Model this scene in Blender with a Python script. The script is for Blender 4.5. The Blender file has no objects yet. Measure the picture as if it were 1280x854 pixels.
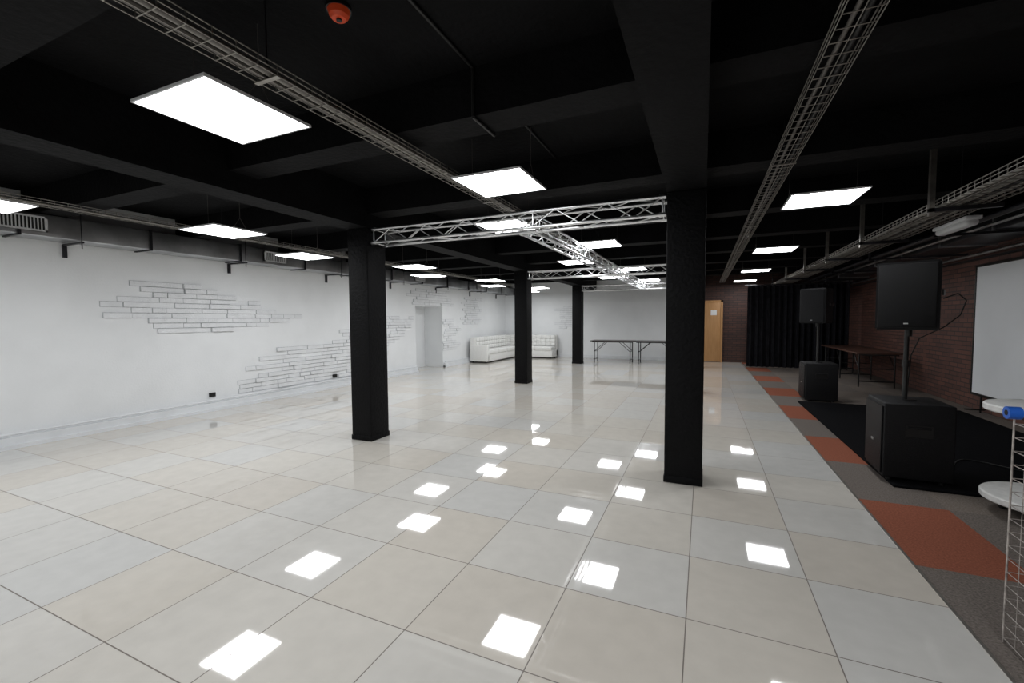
import bpy, bmesh, math, random
from mathutils import Vector, Matrix
random.seed(7)
S=bpy.context.scene
COL=S.collection
S.view_settings.view_transform='Standard'

# ------------------------------------------------------------------ materials
def newmat(name):
    m=bpy.data.materials.new(name); m.use_nodes=True
    nt=m.node_tree; b=nt.nodes["Principled BSDF"]
    return m,nt,b
def mat(name,col,rough=.5,metal=0.,spec=.5,noise=0.,nscale=20.,bump=0.,bscale=60.,emit=None,es=0.):
    m,nt,b=newmat(name)
    b.inputs["Base Color"].default_value=(*col,1)
    b.inputs["Roughness"].default_value=rough
    b.inputs["Metallic"].default_value=metal
    b.inputs["Specular IOR Level"].default_value=spec
    tc=nt.nodes.new("ShaderNodeTexCoord")
    if noise>0:
        n=nt.nodes.new("ShaderNodeTexNoise"); n.inputs["Scale"].default_value=nscale; n.inputs["Detail"].default_value=5
        nt.links.new(tc.outputs["Object"],n.inputs["Vector"])
        r=nt.nodes.new("ShaderNodeValToRGB")
        r.color_ramp.elements[0].position=.3; r.color_ramp.elements[1].position=.7
        r.color_ramp.elements[0].color=(*[max(0,c*(1-noise)) for c in col],1)
        r.color_ramp.elements[1].color=(*[min(1,c*(1+noise)) for c in col],1)
        nt.links.new(n.outputs["Fac"],r.inputs["Fac"]); nt.links.new(r.outputs["Color"],b.inputs["Base Color"])
    if bump>0:
        n2=nt.nodes.new("ShaderNodeTexNoise"); n2.inputs["Scale"].default_value=bscale; n2.inputs["Detail"].default_value=4
        nt.links.new(tc.outputs["Object"],n2.inputs["Vector"])
        bp=nt.nodes.new("ShaderNodeBump"); bp.inputs["Strength"].default_value=bump; bp.inputs["Distance"].default_value=.02
        nt.links.new(n2.outputs["Fac"],bp.inputs["Height"]); nt.links.new(bp.outputs["Normal"],b.inputs["Normal"])
    if emit:
        b.inputs["Emission Color"].default_value=(*emit,1); b.inputs["Emission Strength"].default_value=es
    return m

M={}
M['ceil']=mat("black_ceiling_paint",(.004,.004,.0045),.75,spec=.11,noise=.35,nscale=3,bump=.35,bscale=25)
M['col']=mat("black_column_paint",(.003,.003,.0035),.6,spec=.14,noise=.3,nscale=6,bump=.5,bscale=30)
M['wall']=mat("white_wall_paint",(.84,.855,.865),.7,spec=.3,noise=.03,nscale=2,bump=.12,bscale=40)
M['stone']=mat("white_painted_stone",(.81,.825,.84),.65,spec=.3,noise=.05,nscale=8,bump=.3,bscale=50)
M['joint_shade']=mat("stone_joint_shade",(.48,.49,.51),.9,spec=.1,noise=.2,nscale=30)  # grey backing that paints the shadow lines around each stone
M['steel']=mat("zinc_wire",(.36,.34,.31),.35,metal=.9,noise=.2,nscale=15)
M['alu']=mat("truss_aluminium",(.72,.73,.74),.28,metal=1.,noise=.08,nscale=12)
M['duct']=mat("duct_sheet_metal",(.48,.49,.50),.38,metal=1.,noise=.35,nscale=2.5,bump=.35,bscale=5)
M['ductd']=mat("duct_dark_metal",(.035,.035,.04),.4,metal=.7,noise=.3,nscale=4,bump=.1,bscale=6)
M['cableg']=mat("grey_cable",(.13,.12,.11),.5)
M['cableb']=mat("black_rubber",(.010,.010,.010),.5)
M['cablew']=mat("white_cable",(.28,.27,.24),.5)
M['frame']=mat("panel_frame_white",(.75,.76,.78),.4)
M['emit']=mat("panel_diffuser",(.9,.9,.9),.5,emit=(.97,.985,1.0),es=19.)
M['spk']=mat("speaker_cabinet",(.005,.005,.006),.55,spec=.28,noise=.2,nscale=60,bump=.3,bscale=200)
M['grill']=mat("speaker_grille",(.005,.005,.006),.45,spec=.3,metal=.3,bump=.8,bscale=500)
M['logo']=mat("silver_badge",(.5,.5,.5),.3,metal=.9)
M['cloth']=mat("black_curtain_cloth",(.014,.014,.017),.9,spec=.1,noise=.3,nscale=8,bump=.2,bscale=150)
M['mat']=mat("black_stage_carpet",(.006,.006,.007),.95,spec=.05,noise=.4,nscale=120,bump=.4,bscale=300)
M['cb1']=mat("carpet_brown",(.205,.175,.152),.95,spec=.05,noise=.35,nscale=90,bump=.4,bscale=250)
M['cb2']=mat("carpet_grey",(.175,.152,.136),.95,spec=.05,noise=.35,nscale=90,bump=.4,bscale=250)
M['cor']=mat("carpet_orange",(.285,.10,.062),.95,spec=.05,noise=.25,nscale=90,bump=.4,bscale=250)
M['leather']=mat("white_leather",(.80,.80,.78),.35,noise=.03,nscale=20,bump=.1,bscale=60)
M['tabtop']=mat("table_top_dark",(.04,.032,.03),.35,noise=.2,nscale=10)
M['tabbrown']=mat("table_top_brown",(.09,.045,.033),.35,noise=.25,nscale=10)
M['tubeg']=mat("table_leg_metal",(.04,.04,.04),.35,metal=.7)
M['red']=mat("alarm_red",(.75,.08,.02),.35)
M['white']=mat("white_plastic",(.75,.76,.77),.4)
M['black']=mat("black_plastic",(.008,.008,.008),.4)
M['screen']=mat("projection_cloth",(.84,.86,.88),.8,noise=.02,nscale=2)
M['paper']=mat("paper",(.8,.8,.8),.8)
M['blue']=mat("blue_tape",(.02,.13,.6),.35)
M['whwood']=mat("white_painted_wood",(.72,.72,.70),.5,noise=.08,nscale=20,bump=.2,bscale=40)
M['rust']=mat("worn_white_wire",(.45,.41,.38),.45,metal=.3,noise=.4,nscale=30)
M['plinth']=mat("white_baseboard",(.78,.80,.82),.5,noise=.05,nscale=4)
M['dark']=mat("dark_opening",(.015,.015,.015),.8)

# wood door
def wood():
    m,nt,b=newmat("oak_veneer")
    tc=nt.nodes.new("ShaderNodeTexCoord"); mp=nt.nodes.new("ShaderNodeMapping"); mp.inputs["Scale"].default_value=(12,12,1)
    n=nt.nodes.new("ShaderNodeTexNoise"); n.inputs["Scale"].default_value=3; n.inputs["Detail"].default_value=6
    r=nt.nodes.new("ShaderNodeValToRGB"); r.color_ramp.elements[0].color=(.38,.18,.065,1); r.color_ramp.elements[1].color=(.58,.33,.14,1)
    nt.links.new(tc.outputs["Object"],mp.inputs["Vector"]); nt.links.new(mp.outputs["Vector"],n.inputs["Vector"])
    nt.links.new(n.outputs["Fac"],r.inputs["Fac"]); nt.links.new(r.outputs["Color"],b.inputs["Base Color"]); b.inputs["Roughness"].default_value=.4
    return m
M['wood']=wood()
def brick(name,axis,k=1.):
    m,nt,b=newmat(name)
    tc=nt.nodes.new("ShaderNodeTexCoord"); sp=nt.nodes.new("ShaderNodeSeparateXYZ"); cb=nt.nodes.new("ShaderNodeCombineXYZ")
    nt.links.new(tc.outputs["Object"],sp.inputs[0]); nt.links.new(sp.outputs[axis],cb.inputs[0]); nt.links.new(sp.outputs[2],cb.inputs[1])
    br=nt.nodes.new("ShaderNodeTexBrick"); br.inputs["Scale"].default_value=1
    br.inputs["Brick Width"].default_value=.25; br.inputs["Row Height"].default_value=.075; br.inputs["Mortar Size"].default_value=.007
    br.inputs["Color1"].default_value=(.155*k,.066*k,.048*k,1); br.inputs["Color2"].default_value=(.095*k,.044*k,.035*k,1); br.inputs["Mortar"].default_value=(.03*k,.023*k,.021*k,1)
    nt.links.new(cb.outputs[0],br.inputs["Vector"]); nt.links.new(br.outputs["Color"],b.inputs["Base Color"])
    bp=nt.nodes.new("ShaderNodeBump"); bp.invert=True; bp.inputs["Strength"].default_value=.6; bp.inputs["Distance"].default_value=.01
    nt.links.new(br.outputs["Fac"],bp.inputs["Height"]); nt.links.new(bp.outputs["Normal"],b.inputs["Normal"])
    b.inputs["Roughness"].default_value=.65
    return m
M['brickR']=brick("brick_side",1); M['brickB']=brick("brick_back_shaded",0,.5)  # back copy has the dimness of its unlit spot put into the colour

def tilemat():
    m,nt,b=newmat("polished_porcelain_tiles")
    N=nt.nodes.new; Lk=nt.links.new
    tc=N("ShaderNodeTexCoord"); mp=N("ShaderNodeMapping")
    mp.inputs["Location"].default_value=(.056/.6+40,-2.186/.6+40,0); mp.inputs["Scale"].default_value=(1/.6,1/.6,1)
    Lk(tc.outputs["Object"],mp.inputs["Vector"])
    fl=N("ShaderNodeVectorMath"); fl.operation='FLOOR'; fr=N("ShaderNodeVectorMath"); fr.operation='FRACTION'
    Lk(mp.outputs[0],fl.inputs[0]); Lk(mp.outputs[0],fr.inputs[0])
    wn=N("ShaderNodeTexWhiteNoise"); wn.noise_dimensions='2D'; Lk(fl.outputs[0],wn.inputs["Vector"])
    ramp=N("ShaderNodeValToRGB"); e=ramp.color_ramp.elements
    e[0].position=0; e[0].color=(.63,.585,.52,1); e[1].position=1; e[1].color=(.625,.62,.60,1)
    x=ramp.color_ramp.elements.new(.45); x.color=(.65,.615,.555,1); x=ramp.color_ramp.elements.new(.7); x.color=(.655,.635,.595,1)
    Lk(wn.outputs["Value"],ramp.inputs["Fac"])
    no=N("ShaderNodeTexNoise"); no.inputs["Scale"].default_value=9; no.inputs["Detail"].default_value=6; Lk(tc.outputs["Object"],no.inputs["Vector"])
    mr=N("ShaderNodeMapRange"); mr.inputs[1].default_value=.3; mr.inputs[2].default_value=.7; mr.inputs[3].default_value=.96; mr.inputs[4].default_value=1.03
    Lk(no.outputs["Fac"],mr.inputs[0])
    mul=N("ShaderNodeVectorMath"); mul.operation='SCALE'; Lk(ramp.outputs["Color"],mul.inputs[0]); Lk(mr.outputs[0],mul.inputs["Scale"])
    sp=N("ShaderNodeSeparateXYZ"); Lk(fr.outputs[0],sp.inputs[0])
    def edge(o):
        a=N("ShaderNodeMath"); a.operation='SUBTRACT'; a.inputs[1].default_value=.5; Lk(o,a.inputs[0])
        c=N("ShaderNodeMath"); c.operation='ABSOLUTE'; Lk(a.outputs[0],c.inputs[0])
        g=N("ShaderNodeMath"); g.operation='GREATER_THAN'; g.inputs[1].default_value=.5-.0045; Lk(c.outputs[0],g.inputs[0]); return g
    gx=edge(sp.outputs[0]); gy=edge(sp.outputs[1]); mx=N("ShaderNodeMath"); mx.operation='MAXIMUM'; Lk(gx.outputs[0],mx.inputs[0]); Lk(gy.outputs[0],mx.inputs[1])
    mix=N("ShaderNodeMix"); mix.data_type='RGBA'; Lk(mx.outputs[0],mix.inputs[0]); Lk(mul.outputs[0],mix.inputs[6]); mix.inputs[7].default_value=(.12,.095,.075,1)
    Lk(mix.outputs[2],b.inputs["Base Color"])
    ro=N("ShaderNodeMapRange"); ro.inputs[3].default_value=.035; ro.inputs[4].default_value=.6; Lk(mx.outputs[0],ro.inputs[0]); Lk(ro.outputs[0],b.inputs["Roughness"])
    b.inputs["Specular IOR Level"].default_value=.5; b.inputs["IOR"].default_value=1.9
    sub=N("ShaderNodeVectorMath"); sub.operation='SUBTRACT'; sub.inputs[1].default_value=(.5,.5,.5); Lk(wn.outputs["Color"],sub.inputs[0])
    sc=N("ShaderNodeVectorMath"); sc.operation='MULTIPLY'; sc.inputs[1].default_value=(.008,.008,0); Lk(sub.outputs[0],sc.inputs[0])
    ge=N("ShaderNodeNewGeometry"); ad=N("ShaderNodeVectorMath"); ad.operation='ADD'; Lk(ge.outputs["Normal"],ad.inputs[0]); Lk(sc.outputs[0],ad.inputs[1])
    nn=N("ShaderNodeVectorMath"); nn.operation='NORMALIZE'; Lk(ad.outputs[0],nn.inputs[0]); Lk(nn.outputs[0],b.inputs["Normal"])
    return m
M['tile']=tilemat()

# ------------------------------------------------------------------ mesh builder
class MB:
    def __init__(s): s.v=[]; s.f=[]; s.m=[]; s.mats=[]; s.sm=[]; s.T=Matrix.Identity(4)
    def mi(s,k):
        if k not in s.mats: s.mats.append(k)
        return s.mats.index(k)
    def add(s,vs,fs,k,sm=False):
        o=len(s.v); s.v+=[tuple(s.T@Vector(v)) for v in vs]; i=s.mi(k)
        for f in fs: s.f.append([o+a for a in f]); s.m.append(i); s.sm.append(sm)
    def box(s,x0,x1,y0,y1,z0,z1,k):
        vs=[(x,y,z) for x in (x0,x1) for y in (y0,y1) for z in (z0,z1)]
        s.add(vs,[(0,1,3,2),(4,6,7,5),(0,4,5,1),(2,3,7,6),(0,2,6,4),(1,5,7,3)],k)
    def cbox(s,x0,x1,y0,y1,z0,z1,k,c=.02):
        bm=bmesh.new(); bmesh.ops.create_cube(bm,size=1)
        for v in bm.verts: v.co=Vector((x0+(v.co.x+.5)*(x1-x0),y0+(v.co.y+.5)*(y1-y0),z0+(v.co.z+.5)*(z1-z0)))
        bmesh.ops.bevel(bm,geom=bm.edges[:],offset=c,segments=3,affect='EDGES',profile=.5)
        bm.verts.index_update()
        s.add([v.co[:] for v in bm.verts],[[v.index for v in f.verts] for f in bm.faces],k,True); bm.free()
    def cyl(s,p0,p1,r,k,n=8,r2=None,cap=True):
        p0=Vector(p0);p1=Vector(p1);d=(p1-p0).normalized(); a=d.orthogonal().normalized(); b=d.cross(a)
        if r2 is None:r2=r
        vs=[];
        for i in range(n):
            t=2*math.pi*i/n; vs.append(p0+(a*math.cos(t)+b*math.sin(t))*r)
        for i in range(n):
            t=2*math.pi*i/n; vs.append(p1+(a*math.cos(t)+b*math.sin(t))*r2)
        fs=[(i,(i+1)%n,n+(i+1)%n,n+i) for i in range(n)]
        s.add(vs,fs,k,True)
        if cap: s.add(vs,[list(range(n))[::-1],list(range(n,2*n))],k,False)
    def tube(s,pts,r,k,n=6):
        for a,b in zip(pts[:-1],pts[1:]): s.cyl(a,b,r,k,n)
    def build(s,name,parent=None):
        me=bpy.data.meshes.new(name); me.from_pydata(s.v,[],s.f); 
        for k in s.mats: me.materials.append(M[k])
        me.polygons.foreach_set("material_index",s.m); me.polygons.foreach_set("use_smooth",s.sm)
        bm=bmesh.new(); bm.from_mesh(me); bmesh.ops.recalc_face_normals(bm,faces=bm.faces[:]); bm.to_mesh(me); bm.free()
        me.update(); ob=bpy.data.objects.new(name,me); COL.objects.link(ob)
        if parent: ob.parent=parent
        return ob
def T(x,y,z=0,rz=0): return Matrix.Translation((x,y,z))@Matrix.Rotation(rz,4,'Z')

XL,XR,YB,YF,ZC=-7.3,3.9,15.9,-4.0,2.98
ZM=2.53   # underside of the longitudinal beams
ZX=2.69   # underside of the cross beams
# ------------------------------------------------------------------ shell
b=MB(); b.add([(XL,YF,0),(1.144,YF,0),(1.144,YB,0),(XL,YB,0)],[(0,1,2,3)],'tile'); b.build("floor")
b=MB()
xs=[1.15,1.70,2.25,2.80,3.35,XR]
segs=[]
y=3.2-1.02*7
while y<YB:
    segs.append((max(y,YF),min(y+1.02,YB))); y+=1.02
for i in range(5):
    for j,(a,c) in enumerate(segs):
        if c<=a: continue
        kk='cor' if (i==0 and j%2==1) else ('cb1' if (i+j)%2 else 'cb2')
        b.add([(xs[i],a,0),(xs[i+1],a,0),(xs[i+1],c,0),(xs[i],c,0)],[(0,1,2,3)],kk)
b.build("floor_carpet_tiles")
b=MB(); b.box(1.138,1.152,YF,YB,-.02,.003,'steel'); b.build("trim_floor_edge")
b=MB(); b.box(XL-.5,XR+.3,YF-.2,YB+.2,ZC,ZC+.2,'ceil'); b.build("ceiling")
b=MB()
b.box(XL-.2,XL,YF-.2,9.95,0,ZC,'wall'); b.box(XL-.2,XL,11.3,YB+.2,0,ZC,'wall'); b.box(XL-.2,XL,9.95,11.3,1.86,ZC,'wall')
b.box(XL-.75,XL-.2,9.75,9.95,0,2.1,'wall'); b.box(XL-.75,XL-.2,11.3,11.5,0,2.1,'wall'); b.box(XL-.75,XL-.2,9.95,11.3,1.86,2.1,'wall')
b.box(XL-.8,XL-.65,9.75,11.5,0,2.1,'wall')
b.build("wall_left")
b=MB(); b.add([(XL-.65,9.95,0),(XL,9.95,0),(XL,11.3,0),(XL-.65,11.3,0)],[(0,1,2,3)],'tile'); b.build("floor_recess")
b=MB(); b.box(XL,-.35,YB,YB+.2,0,ZC,'wall'); b.box(-.35,XR+.2,YB,YB+.2,0,ZC,'brickB'); b.build("wall_back")
b=MB(); b.box(XR,XR+.2,YF-.2,YB,0,ZC,'brickR'); b.build("wall_right")
b=MB(); b.box(XL,XR,YF-.2,YF,0,ZC,'wall'); b.build("wall_front")
b=MB()
for (a,c) in [(YF,9.93),(11.32,YB)]:
    b.box(XL,XL+.07,a,c,0,.13,'plinth'); b.box(XL,XL+.10,a,c,0,.045,'plinth')
    b.cyl((XL+.06,a,.165),(XL+.06,c,.165),.014,'plinth',8)
b.build("baseboard_left")
b=MB(); b.box(XL+.1,-.36,YB-.04,YB,0,.12,'plinth'); b.build("baseboard_back")

# ------------------------------------------------------------------ beams
for (x0,x1) in [(-3.9,-3.6),(-.3,.01)]:
    b=MB(); b.box(x0,x1,YF,YB,ZM,ZC,'ceil'); b.build("ceiling_beam")
for y0 in (-2.6,-.93,.74,2.40,4.02,5.75,7.42,9.02,10.7,12.3,13.75):
    b=MB()
    for (x0,x1) in [(XL,-3.9),(-3.6,-.3),(.01,XR)]: b.box(x0,x1,y0,y0+.26,ZX,ZC,'ceil')
    b.build("ceiling_cross_beam")
for (x0,x1,y0) in [(-3.9,-3.6,4.0),(-3.9,-3.6,9.0),(-3.9,-3.6,13.7),(-.3,.01,4.0),(-.3,.01,9.0),(-.3,.01,13.7),(-3.9,-3.6,-1.0)]:
    b=MB(); b.cbox(x0,x1,y0,y0+.32,0,ZM,'col',.012); b.cbox(x0-.005,x1+.005,y0-.005,y0+.325,0,.06,'col',.004); b.build("column")

# ------------------------------------------------------------------ panel lights
def panel(x,y,z,s=.2975,rz=0):
    e=bpy.data.objects.new("led_panel_light",None); COL.objects.link(e); e.location=(x,y,z); e.rotation_euler[2]=rz
    b=MB()
    t=.010
    b.box(-s,s,-s,-s+t,-.007,.007,'frame');b.box(-s,s,s-t,s,-.007,.007,'frame')
    b.box(-s,-s+t,-s+t,s-t,-.007,.007,'frame');b.box(s-t,s,-s+t,s-t,-.007,.007,'frame')
    b.box(-s+t,s-t,-s+t,s-t,.0,.007,'frame')
    b.build("frame",e)
    b=MB(); q=s-t; b.add([(-q,-q,-.004),(q,-q,-.004),(q,q,-.004),(-q,q,-.004)],[(0,3,2,1)],'emit'); o=b.build("diffuser",e)
    b=MB()
    top=ZC-z
    for sx in (-1,1):
        b.cyl((sx*s*.9,-s*.25,.006),(sx*s*.9,0,.12),.002,'cableg',4); b.cyl((sx*s*.9,s*.25,.006),(sx*s*.9,0,.12),.002,'cableg',4)
        b.cyl((sx*s*.9,0,.12),(sx*s*.9,0,top),.002,'cableg',4)
    b.cbox(-.09,.09,-.03,.03,.008,.036,'white',.004)
    b.build("suspension",e)
zl=2.575  # panels at negative y are unseen, added behind the camera as fill light
for x,y in [(-2.40,1.60),(-2.18,4.85),(-2.32,8.43),(-2.32,11.95),(-2.4,-1.8)]: panel(x,y,zl)
for x,y in [(-1.555,3.32),(-1.46,6.6),(-1.49,10.17),(-1.47,13.25),(-1.5,-.2)]: panel(x,y,zl)
for x,y in [(1.02,5.04),(1.06,8.4),(1.12,11.85),(1.13,14.9),(1.0,.9),(1.0,-2.3)]: panel(x,y,zl)
for x,y in [(-4.87,3.17),(-4.95,6.75),(-4.95,9.9),(-4.78,12.9),(-4.9,-.7)]: panel(x,y,2.44)
for x,y in [(-5.50,1.52),(-5.62,4.88),(-5.62,8.17),(-5.65,11.5),(-5.65,14.4),(-5.5,-2.3)]: panel(x,y,2.44)  # farthest panel in this row is added to brighten the back wall

# ------------------------------------------------------------------ cable trays
def tray(name,x0,x1,z,y0,y1,side=.05,step=.1,cables=(),r=.0028,hang=2.4,off=.6):
    b=MB()
    n=3 if x1-x0<.25 else 6
    for i in range(n): 
        x=x0+(x1-x0)*i/(n-1); b.cyl((x,y0,z),(x,y1,z),r,'steel',5)
    for x in (x0,x1):
        b.cyl((x,y0,z+side),(x,y1,z+side),r*1.2,'steel',5)
        b.cyl((x,y0,z+side*.5),(x,y1,z+side*.5),r,'steel',5)
    y=y0
    while y<y1:
        b.tube([(x0,y,z+side),(x0,y,z),(x1,y,z),(x1,y,z+side)],r,'steel',4); y+=step
    for (cx,cr,k) in cables:
        pts=[];y=y0
        ph=random.random()*6
        while y<=y1: 
            pts.append((cx+.008*math.sin(y*1.3+ph),y,z+cr+.004)); y+=.5
        b.tube(pts,cr,k,6)
    y=y0+off
    while y<y1:
        xm=(x0+x1)/2
        b.cyl((xm,y,z),(xm,y,ZC),.004,'ductd',5); b.box(x0-.01,x1+.01,y-.012,y+.012,z-.008,z-.002,'steel'); y+=hang
    b.build(name)
tray("wire_cable_tray",-2.01,-1.87,2.61,-3.9,15.8,cables=[(-1.96,.016,'cableg'),(-1.92,.012,'cablew'),(-1.90,.014,'cableg')])
tray("wire_cable_tray",.47,.61,2.61,-3.9,15.8,cables=[(.52,.010,'cableg'),(.565,.012,'cableb')])
tray("wire_cable_tray",-6.10,-5.97,2.61,-3.9,15.8,cables=[(-6.06,.014,'cableg'),(-6.02,.01,'cablew')])
tray("wire_cable_tray",1.92,2.32,2.44,-1,15.8,side=.06,cables=[(1.98,.016,'cablew'),(2.03,.014,'cableg'),(2.09,.018,'cablew'),(2.15,.012,'cableb'),(2.2,.014,'cablew')],r=.004,hang=1.9)
b=MB()
for y in (5.2,7.1,8.85,10.6,12.8):
    b.box(1.86,1.90,y-.02,y+.02,2.36,ZC,'steel'); b.box(1.86,2.36,y-.02,y+.02,2.395,2.43,'ductd')
b.build("strut_brackets")

# ------------------------------------------------------------------ trusses
def truss(name,p0,p1,w=.2,h=.155,rc=.016,rd=.006,step=.25):
    p0=Vector(p0);p1=Vector(p1);d=(p1-p0);Ln=d.length;d.normalize(); s=d.cross(Vector((0,0,1))).normalized()*w/2; u=Vector((0,0,h/2))
    b=MB(); cs=[s+u,-s+u,-s-u,s-u]
    for c in cs: b.cyl(p0+c,p1+c,rc,'alu',10)
    n=max(2,round(Ln/step)); st=Ln/n
    for i in range(n):
        a=p0+d*st*i; c=p0+d*st*(i+1)
        for j in range(4):
            q0,q1=cs[j],cs[(j+1)%4]
            if i%2: q0,q1=q1,q0
            b.cyl(a+q0,c+q1,rd,'alu',6)
    ends=[p0,p1]; m=p0+d*2
    while (m-p0).length<Ln-.8: ends.append(m.copy()); m=m+d*2
    for e in ends:
        for j in range(4): b.cyl(e+cs[j],e+cs[(j+1)%4],rd*1.3,'alu',6)
        for c in cs: b.cyl(e+c-d*.03,e+c+d*.03,rc*1.35,'alu',10)
    return b.build(name)
zt=2.435
truss("aluminium_truss",(-3.56,4.17,zt),(-.34,4.17,zt))
truss("aluminium_truss",(-3.56,9.15,zt),(-.34,9.15,zt))
truss("aluminium_truss",(-3.56,13.85,zt),(-.34,13.85,zt))
truss("aluminium_truss",(-1.70,4.32,zt),(-1.70,9.0,zt),w=.17)
truss("aluminium_truss",(-1.70,9.30,zt),(-1.70,13.70,zt),w=.17)

# ------------------------------------------------------------------ left duct
b=MB()
y=YF
while y<YB-.1:
    y1=min(y+1.25,YB); o=random.uniform(-.004,.004)
    b.cbox(XL+.03+o,XL+.40+o,y,y1-.01,2.43,2.68,'duct',.006)
    b.box(XL+.02,XL+.42,y1-.025,y1,2.415,2.695,'ductd'); y=y1
y=YF+.6
while y<YB:
    b.box(XL+.01,XL+.46,y-.015,y+.015,2.395,2.415,'ductd'); b.cyl((XL+.44,y,2.33),(XL+.44,y,ZC),.006,'ductd',6)
    b.box(XL,XL+.03,y-.02,y+.02,2.25,2.41,'ductd'); y+=2.05
b.build("ventilation_duct")
def grille(x,y,z,w,h):
    b=MB(); b.box(x,x+.02,y-w/2,y+w/2,z-h/2,z+h/2,'dark')
    for (a,c,e,f) in [(-w/2,w/2,h/2-.02,h/2),(-w/2,w/2,-h/2,-h/2+.02),(-w/2,-w/2+.02,-h/2,h/2),(w/2-.02,w/2,-h/2,h/2)]: b.box(x,x+.03,y+a,y+c,z+e,z+f,'white')
    n=int(w/.03)
    for i in range(n): yy=y-w/2+.02+(w-.04)*i/(n-1); b.box(x,x+.028,yy-.005,yy+.005,z-h/2,z+h/2,'white')
    b.build("vent_grille")
for yy in (2.25,5.35,9.6,13.0): grille(XL+.41,yy,2.56,.42,.17)

# ------------------------------------------------------------------ right ducts & pipes
b=MB()
y=-2.
while y<YB-.3:
    y1=min(y+1.3,YB)
    b.cbox(3.15,3.75,y,y1-.01,2.47,2.68,'ductd',.01); b.box(3.13,3.77,y1-.03,y1,2.45,2.685,'duct'); y=y1
b.build("ventilation_duct")
b=MB()
for (x,z,r,k) in [(3.83,2.40,.022,'duct'),(3.83,2.33,.016,'ductd'),(2.75,2.50,.03,'ductd'),(3.0,2.50,.02,'duct')]:
    b.cyl((x,-2,z),(x,15.8,z),r,k,10)
y=0
while y<15: b.box(2.6,3.88,y,y+.03,2.43,2.46,'ductd'); b.box(2.6,2.63,y,y+.03,2.43,ZC,'ductd'); y+=2.35
b.build("ceiling_pipes")
b=MB(); b.T=T(2.53,6.40,2.42)
b.cbox(-.07,.07,-.36,.36,.03,.07,'white',.012); b.cbox(-.055,.055,-.34,.34,-.03,.04,'white',.03)
b.cyl((0,-.25,.07),(0,-.25,ZC-2.42),.004,'steel',5); b.cyl((0,.25,.07),(0,.25,ZC-2.42),.004,'steel',5)
b.build("fluorescent_fixture")

# ------------------------------------------------------------------ ceiling conduits + alarm
b=MB()
zc=ZX-.012
b.tube([(-1.3,.99,ZC-.01),(-1.3,2.385,ZC-.01),(-1.3,2.385,zc),(-1.3,2.68,zc),(-1.3,2.68,ZC-.01),(-1.3,4.0,ZC-.01)],.010,'cableb',8)
b.cyl((-4.2,-3.9,zc),(-4.2,15,zc),.010,'cableb'); b.cyl((-4.2,1.2,zc),(-7.2,1.2,zc),.010,'cableb')
b.build("ceiling_conduit")
b=MB(); b.T=T(-1.655,1.68)
b.cyl((0,0,ZC-.02),(0,0,ZC),.06,'black',24); b.cyl((0,0,ZC-.045),(0,0,ZC-.02),.046,'red',24,r2=.054); b.cyl((0,0,ZC-.06),(0,0,ZC-.045),.033,'red',24,r2=.046)
b.cyl((0,0,ZC-.068),(0,0,ZC-.06),.013,'black',12)
b.build("smoke_alarm")

# ------------------------------------------------------------------ stone cladding
def patch(rows,side='L',h=.075):
    b=MB()
    for z,a,c in rows:
        y=a+random.uniform(-.15,.15)
        while y<c:
            w=random.choice([.18,.25,.32,.4,.5]); y2=min(y+w,c+.15); t=random.choice([.010,.016,.026,.036])
            if random.random()<.92 and y2-y>.05:
                g=random.uniform(.003,.006)
                if side=='L':
                    b.box(XL,XL+.004,y-.001,y2+.001,z-.001,z+h+.001,'joint_shade')
                    b.box(XL,XL+t,y+g,y2-g,z+g,z+h-g,'stone')
                else:
                    b.box(y-.001,y2+.001,YB-.004,YB,z-.001,z+h+.001,'joint_shade')
                    b.box(y+g,y2-g,YB-t,YB,z+g,z+h-g,'stone')
            y=y2
    b.build("stone_cladding_patch")
P1=[(1.95,3.5,4.2),(1.875,3.4,4.5),(1.8,3.15,4.9),(1.725,3.3,5.2),(1.65,3.15,5.2),(1.575,3.5,5.6),(1.5,3.2,6.1),(1.425,3.7,5.8),(1.35,3.7,5.4),(1.275,3.8,4.7)]
patch(P1)
P2=[(.2,5.0,7.8),(.275,4.9,8.),(.35,5.0,8.2),(.425,5.2,8.2),(.5,5.3,8.4),(.575,5.1,8.6),(.65,5.7,8.7),(.725,5.4,8.7),(.8,5.9,8.8),(.875,5.5,8.9),(.95,6.9,9.1),(1.025,7.1,9.3),(1.1,7.3,9.3),(1.175,7.2,9.4),(1.25,7.9,9.6),(1.325,8.2,9.6),(1.4,8.5,9.7),(1.475,8.4,9.7)]
patch(P2)
patch([(1.88+.075*i,9.7+.1*(i%3),11.8-.12*((i*2)%3)) for i in range(6)])
patch([(.5+.075*i,11.4,12.0+.25*math.sin(i)) for i in range(13)])
patch([(1.3+.075*i,12.6+.2*math.sin(i*2),13.6+.2*math.sin(i*1.3)) for i in range(12)])
patch([(1.1+.075*i,-5.0+.15*math.sin(i*2),-4.4+.15*math.sin(i*1.7)) for i in range(11)],'B')
b=MB()
b.cbox(XL,XL+.02,4.40,4.50,.22,.29,'black',.004); b.build("wall_socket")
b=MB(); b.cbox(XL,XL+.05,6.95,7.05,.22,.29,'black',.004); b.build("wall_socket")

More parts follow.
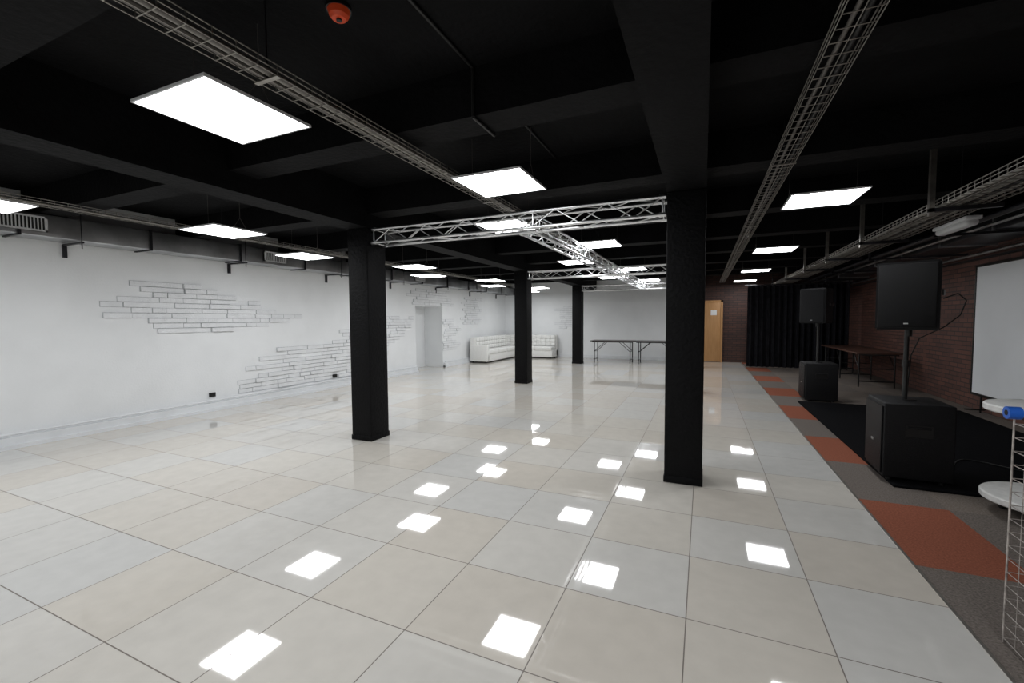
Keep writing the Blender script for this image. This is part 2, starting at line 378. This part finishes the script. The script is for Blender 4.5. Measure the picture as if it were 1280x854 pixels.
# ------------------------------------------------------------------ sofa
b=MB()
x0=XL+.12; SY=12.75; SX=-5.05
b.cbox(x0+.02,-6.50,SY+.05,YB-.1,.05,.30,'leather',.02)
b.cbox(x0+.02,SX,15.12,YB-.1,.05,.30,'leather',.02)
def seat(x0,x1,y0,y1): b.cbox(x0,x1,y0,y1,.28,.44,'leather',.045)
yy=SY+.15
while yy<15.0: seat(x0+.22,-6.48,yy,min(yy+.7,15.1)); yy+=.7
seat(x0+.22,-6.48,15.1,YB-.3)
xx=-6.5
while xx<SX-.1: seat(xx,min(xx+.74,SX-.02),15.1,YB-.3); xx+=.74
b.cbox(x0-.0,x0+.2,SY+.02,YB-.1,.05,.86,'leather',.03); b.cbox(x0,SX,YB-.3,YB-.1,.05,.86,'leather',.03)
y=SY+.06
while y<15.5:
    for i in range(3): b.cbox(x0+.15,x0+.255,y,y+.19,.44+i*.14,.58+i*.14,'leather',.035)
    y+=.19
x=x0+.2
while x<SX-.15:
    for i in range(3): b.cbox(x,x+.19,YB-.355,YB-.25,.44+i*.14,.58+i*.14,'leather',.035)
    x+=.19
b.cbox(x0,-6.5,SY,SY+.14,.05,.60,'leather',.03)
for (fx,fy) in [(-6.6,SY+.1),(-7.1,SY+.1),(-6.6,15.0),(SX-.1,15.2),(SX-.1,15.7),(-7.1,15.7)]: b.cyl((fx,fy,0),(fx,fy,.06),.025,'black',10)
b.build("white_leather_corner_sofa")

# ------------------------------------------------------------------ folding tables
def ftable(x0,x1,y0,y1,h,top,along='x'):
    b=MB(); b.cbox(x0,x1,y0,y1,h-.03,h,top,.006)
    b.box(x0+.05,x1-.05,y0+.05,y0+.07,h-.06,h-.03,'tubeg'); b.box(x0+.05,x1-.05,y1-.07,y1-.05,h-.06,h-.03,'tubeg')
    r=.015
    if along=='x':
        for xa,s in ((x0+.12,1),(x1-.12,-1)):
            for y in (y0+.08,y1-.08):
                b.cyl((xa,y,h-.04),(xa,y,.0),r,'tubeg',8); b.cyl((xa+s*.35,y,h-.05),(xa,y,.38),.01,'tubeg',6)
            b.cyl((xa,y0+.08,.12),(xa,y1-.08,.12),r,'tubeg',8); b.cyl((xa,y0+.08,.38),(xa,y1-.08,.38),.009,'tubeg',8)
    else:
        for ya,s in ((y0+.15,1),((y0+y1)/2,1),(y1-.15,-1)):
            for x in (x0+.08,x1-.08):
                b.cyl((x,ya,h-.04),(x,ya,.0),r,'tubeg',8); b.cyl((x,ya+s*.35,h-.05),(x,ya,.38),.01,'tubeg',6)
            b.cyl((x0+.08,ya,.12),(x1-.08,ya,.12),r,'tubeg',8); b.cyl((x0+.08,ya,.38),(x1-.08,ya,.38),.009,'tubeg',8)
    b.build("folding_table")
ftable(-3.42,-2.02,14.2,14.85,.74,'tabtop'); ftable(-2.0,-.7,14.2,14.85,.74,'tabtop')
ftable(2.9,3.65,11.0,14.0,.72,'tabbrown','y')

# ------------------------------------------------------------------ door, curtain
b=MB()
b.T=T(-.20,15.855,0)
b.box(-.06,0,-.06,.04,0,2.04,'wood'); b.box(.72,.78,-.06,.04,0,2.04,'wood'); b.box(-.06,.78,-.06,.04,1.98,2.04,'wood')
b.cbox(0,.72,-.04,0,.01,1.98,'wood',.004); b.cyl((.10,-.04,1.0),(.10,-.08,1.0),.01,'steel'); b.cyl((.10,-.08,1.0),(.2,-.08,1.0),.009,'steel')
b.box(.42,.60,-.045,-.041,1.55,1.72,'paper')
b.build("door_1")
b=MB()
n=260; pts=[]
for i in range(n+1):
    t=i/n; x=1.18+2.45*t; yv=14.5+.06*math.sin(t*2*math.pi*17)+.025*math.sin(t*2*math.pi*41+1); pts.append((x,yv))
zs=[.02,.8,1.6,2.38]
vs=[(x,14.5+(y-14.5)*(1 if z<2 else .6),z) for z in zs for x,y in pts]
fs=[(j*(n+1)+i,j*(n+1)+i+1,(j+1)*(n+1)+i+1,(j+1)*(n+1)+i) for j in range(3) for i in range(n)]
b.add(vs,fs,'cloth',True); b.cyl((1.1,14.5,2.40),(3.75,14.5,2.40),.018,'ductd',8)
for x in (1.2,1.8,3.6): b.cyl((x,14.5,2.40),(x,14.5,2.46 if x>3 else ZC),.008,'ductd',6)
b.build("black_stage_curtain")

# ------------------------------------------------------------------ stage mat
b=MB(); b.cbox(1.50,3.6,4.62,8.75,.0,.02,'mat',.006); b.build("black_stage_mat")

# ------------------------------------------------------------------ speakers
def sub(x,y,z,rz,w=.47,d=.5,h=.68):
    b=MB(); b.T=T(x,y,z,rz)
    b.cbox(-w/2,w/2,-d/2,d/2,.03,h,'spk',.012)
    for sx in (-1,1):
        for sy in (-1,1): b.cyl((sx*(w/2-.06),sy*(d/2-.06),0),(sx*(w/2-.06),sy*(d/2-.06),.035),.022,'black',10)
    b.cbox(-w/2-.014,-w/2+.002,-d/2+.02,d/2-.02,.06,h-.03,'grill',.005)
    b.box(-w/2-.018,-w/2-.014,-.03,.03,.30,.32,'logo')
    for s in (-1,1):
        b.box(-.09,.09,s*d/2-.003,s*d/2+.003,.40,.50,'black')
        b.cbox(-.08,.08,s*(d/2+.004)-.006,s*(d/2+.004)+.006,.47,.49,'spk',.004)
    b.cyl((0,0,h-.005),(0,0,h+.01),.05,'black',16)
    return b
def top(b,x,y,z,rz,w=.42,d=.38,h=.60,badge=True):
    b.T=T(x,y,z,rz)
    pts=[(-d/2,-w/2),(-d/2,w/2),(d/2-.1,w/2-.02),(d/2,w/2-.12),(d/2,-w/2+.12),(d/2-.1,-w/2+.02)]
    bm=bmesh.new(); vb=[bm.verts.new((p[0],p[1],0)) for p in pts]; vt=[bm.verts.new((p[0],p[1],h)) for p in pts]; n=6
    bm.faces.new(vb[::-1]); bm.faces.new(vt)
    for i in range(n): bm.faces.new((vb[i],vb[(i+1)%n],vt[(i+1)%n],vt[i]))
    bmesh.ops.recalc_face_normals(bm,faces=bm.faces[:]); bmesh.ops.bevel(bm,geom=bm.edges[:],offset=.012,segments=2,affect='EDGES')
    bm.verts.index_update(); b.add([v.co[:] for v in bm.verts],[[v.index for v in f.verts] for f in bm.faces],'spk',False); bm.free()
    b.cbox(-d/2-.014,-d/2+.002,-w/2+.02,w/2-.02,.02,h-.02,'grill',.005)
    if badge: b.box(-d/2-.018,-d/2-.014,-.015,.015,.05,.06,'logo')
    b.cyl((0,0,-.06),(0,0,.005),.028,'black',14)
    for s in (-1,1): b.cbox(-.07,.07,s*(w/2)-.01,s*(w/2)+.004,h*.5,h*.5+.05,'black',.004)
b=sub(1.70,4.97,.02,-.04,h=.68)
b.T=Matrix.Identity(4); b.cyl((1.67,4.98,.69),(1.67,4.98,1.29),.019,'black',14); b.cyl((1.67,4.98,1.0),(1.67,4.98,1.06),.028,'black',14)
top(b,1.68,4.98,1.335,-.42+math.pi*0.5,h=.59)
b.T=Matrix.Identity(4)
b.tube([(1.85,4.83,1.60),(1.93,4.80,1.64),(1.98,4.79,1.58),(1.95,4.8,1.46),(1.86,4.82,1.36),(1.74,4.93,1.26),(1.70,4.97,1.1),(1.70,5.0,.9),(1.72,5.08,.72)],.005,'cableb',6)
b.build("speaker_stack")
b=sub(1.86,9.1,.0,0,w=.47,d=.5,h=.66)
b.T=Matrix.Identity(4); b.cyl((1.84,9.1,.66),(1.84,9.1,1.33),.019,'black',14)
top(b,1.83,9.1,1.35,.9)
b.build("speaker_stack")
b=MB(); pts=[]
for i in range(40):
    t=i/39; pts.append((2.15+1.3*t,5.3+.8*t+.25*math.sin(t*9),.026))
b.tube(pts,.006,'cableb',6); b.build("stage_cable")

# ------------------------------------------------------------------ projection screen
b=MB()
b.box(3.80,3.81,6.6,8.93,.29,2.19,'screen')
for (a,c,e,f) in [(6.57,8.96,2.19,2.22),(6.57,8.96,.26,.29),(6.57,6.6,.26,2.22),(8.93,8.96,.26,2.22)]: b.cbox(3.79,3.83,a,c,e,f,'black',.004)
for y in (6.8,8.75): b.cyl((3.83,y,0),(3.83,y,.27),.012,'black',8); b.cyl((3.65,y,.045),(3.88,y,.045),.012,'black',8)
b.build("projection_screen")

# ------------------------------------------------------------------ spool table on casters
b=MB(); b.T=T(2.24,4.27)
R=.33
def disc(z0,z1,R):
    b.cyl((0,0,z0+.008),(0,0,z1-.008),R,'whwood',48); b.cyl((0,0,z1-.008),(0,0,z1),R,'whwood',48,r2=R-.008); b.cyl((0,0,z0),(0,0,z0+.008),R-.008,'whwood',48,r2=R)
disc(.11,.16,R); disc(.76,.81,R)
b.cyl((0,0,.16),(0,0,.76),.07,'whwood',20)
for i in range(4):
    a=math.pi/4+i*math.pi/2; x=.22*math.cos(a); y=.22*math.sin(a)
    b.cyl((x,y,.07),(x,y,.11),.012,'steel',8); b.box(x-.022,x+.022,y-.03,y+.03,.08,.11,'steel'); b.cyl((x-.015,y,.037),(x+.015,y,.037),.037,'black',18)
b.build("white_cable_spool_table")
# wire mesh basket in the foreground
b=MB()
x0,x1,ya,yb=1.24,1.65,2.34,2.58
def zig(xa,ya,xb,yb):
    d=Vector((xb-xa,yb-ya,0)); Ld=d.length; d.normalize(); n=max(2,int(Ld/.06))
    for i in range(n+1):
        p=Vector((xa,ya,0))+d*(Ld*i/n); b.cyl((p.x,p.y,.02),(p.x,p.y,.98),.0015,'rust',5)
    z=.02
    while z<.99:
        b.cyl((xa,ya,z),(xb,yb,z),.0018,'rust',5); z+=.06
zig(x0,ya,x1,ya); zig(x0,ya,x0,yb); zig(x0,yb,x1,yb); zig(x1,ya,x1,yb)
for (px,py) in [(x0,ya),(x1,ya),(x0,yb),(x1,yb)]: b.cyl((px,py,0),(px,py,1.0),.004,'rust',8)
b.build("wire_mesh_basket")
b=MB(); b.T=T(1.235,2.58,1.0)
b.cyl((-.022,0,.027),(.022,0,.027),.027,'blue',28); b.cyl((-.023,0,.027),(.023,0,.027),.012,'dark',20)
b.build("blue_tape_roll")

# ------------------------------------------------------------------ world + camera
w=bpy.data.worlds.new("world"); S.world=w; w.use_nodes=True
w.node_tree.nodes["Background"].inputs[0].default_value=(.5,.55,.6,1); w.node_tree.nodes["Background"].inputs[1].default_value=.0
f,pi_,ya,ro,h=542.78,.0503,.4149,-.0063,1.4446
F=Vector((-math.sin(ya)*math.cos(pi_),math.cos(ya)*math.cos(pi_),-math.sin(pi_))); Rr=Vector((math.cos(ya),math.sin(ya),0)); U=Rr.cross(F)
R2=Rr*math.cos(ro)+U*math.sin(ro); U2=-Rr*math.sin(ro)+U*math.cos(ro)
cd=bpy.data.cameras.new("camera"); cam=bpy.data.objects.new("camera",cd); COL.objects.link(cam)
cd.sensor_width=36; cd.lens=f/1280*36; cd.clip_start=.05
m=Matrix((R2,U2,-F)).transposed().to_4x4(); m.translation=Vector((0,0,h)); cam.matrix_world=m
S.camera=cam
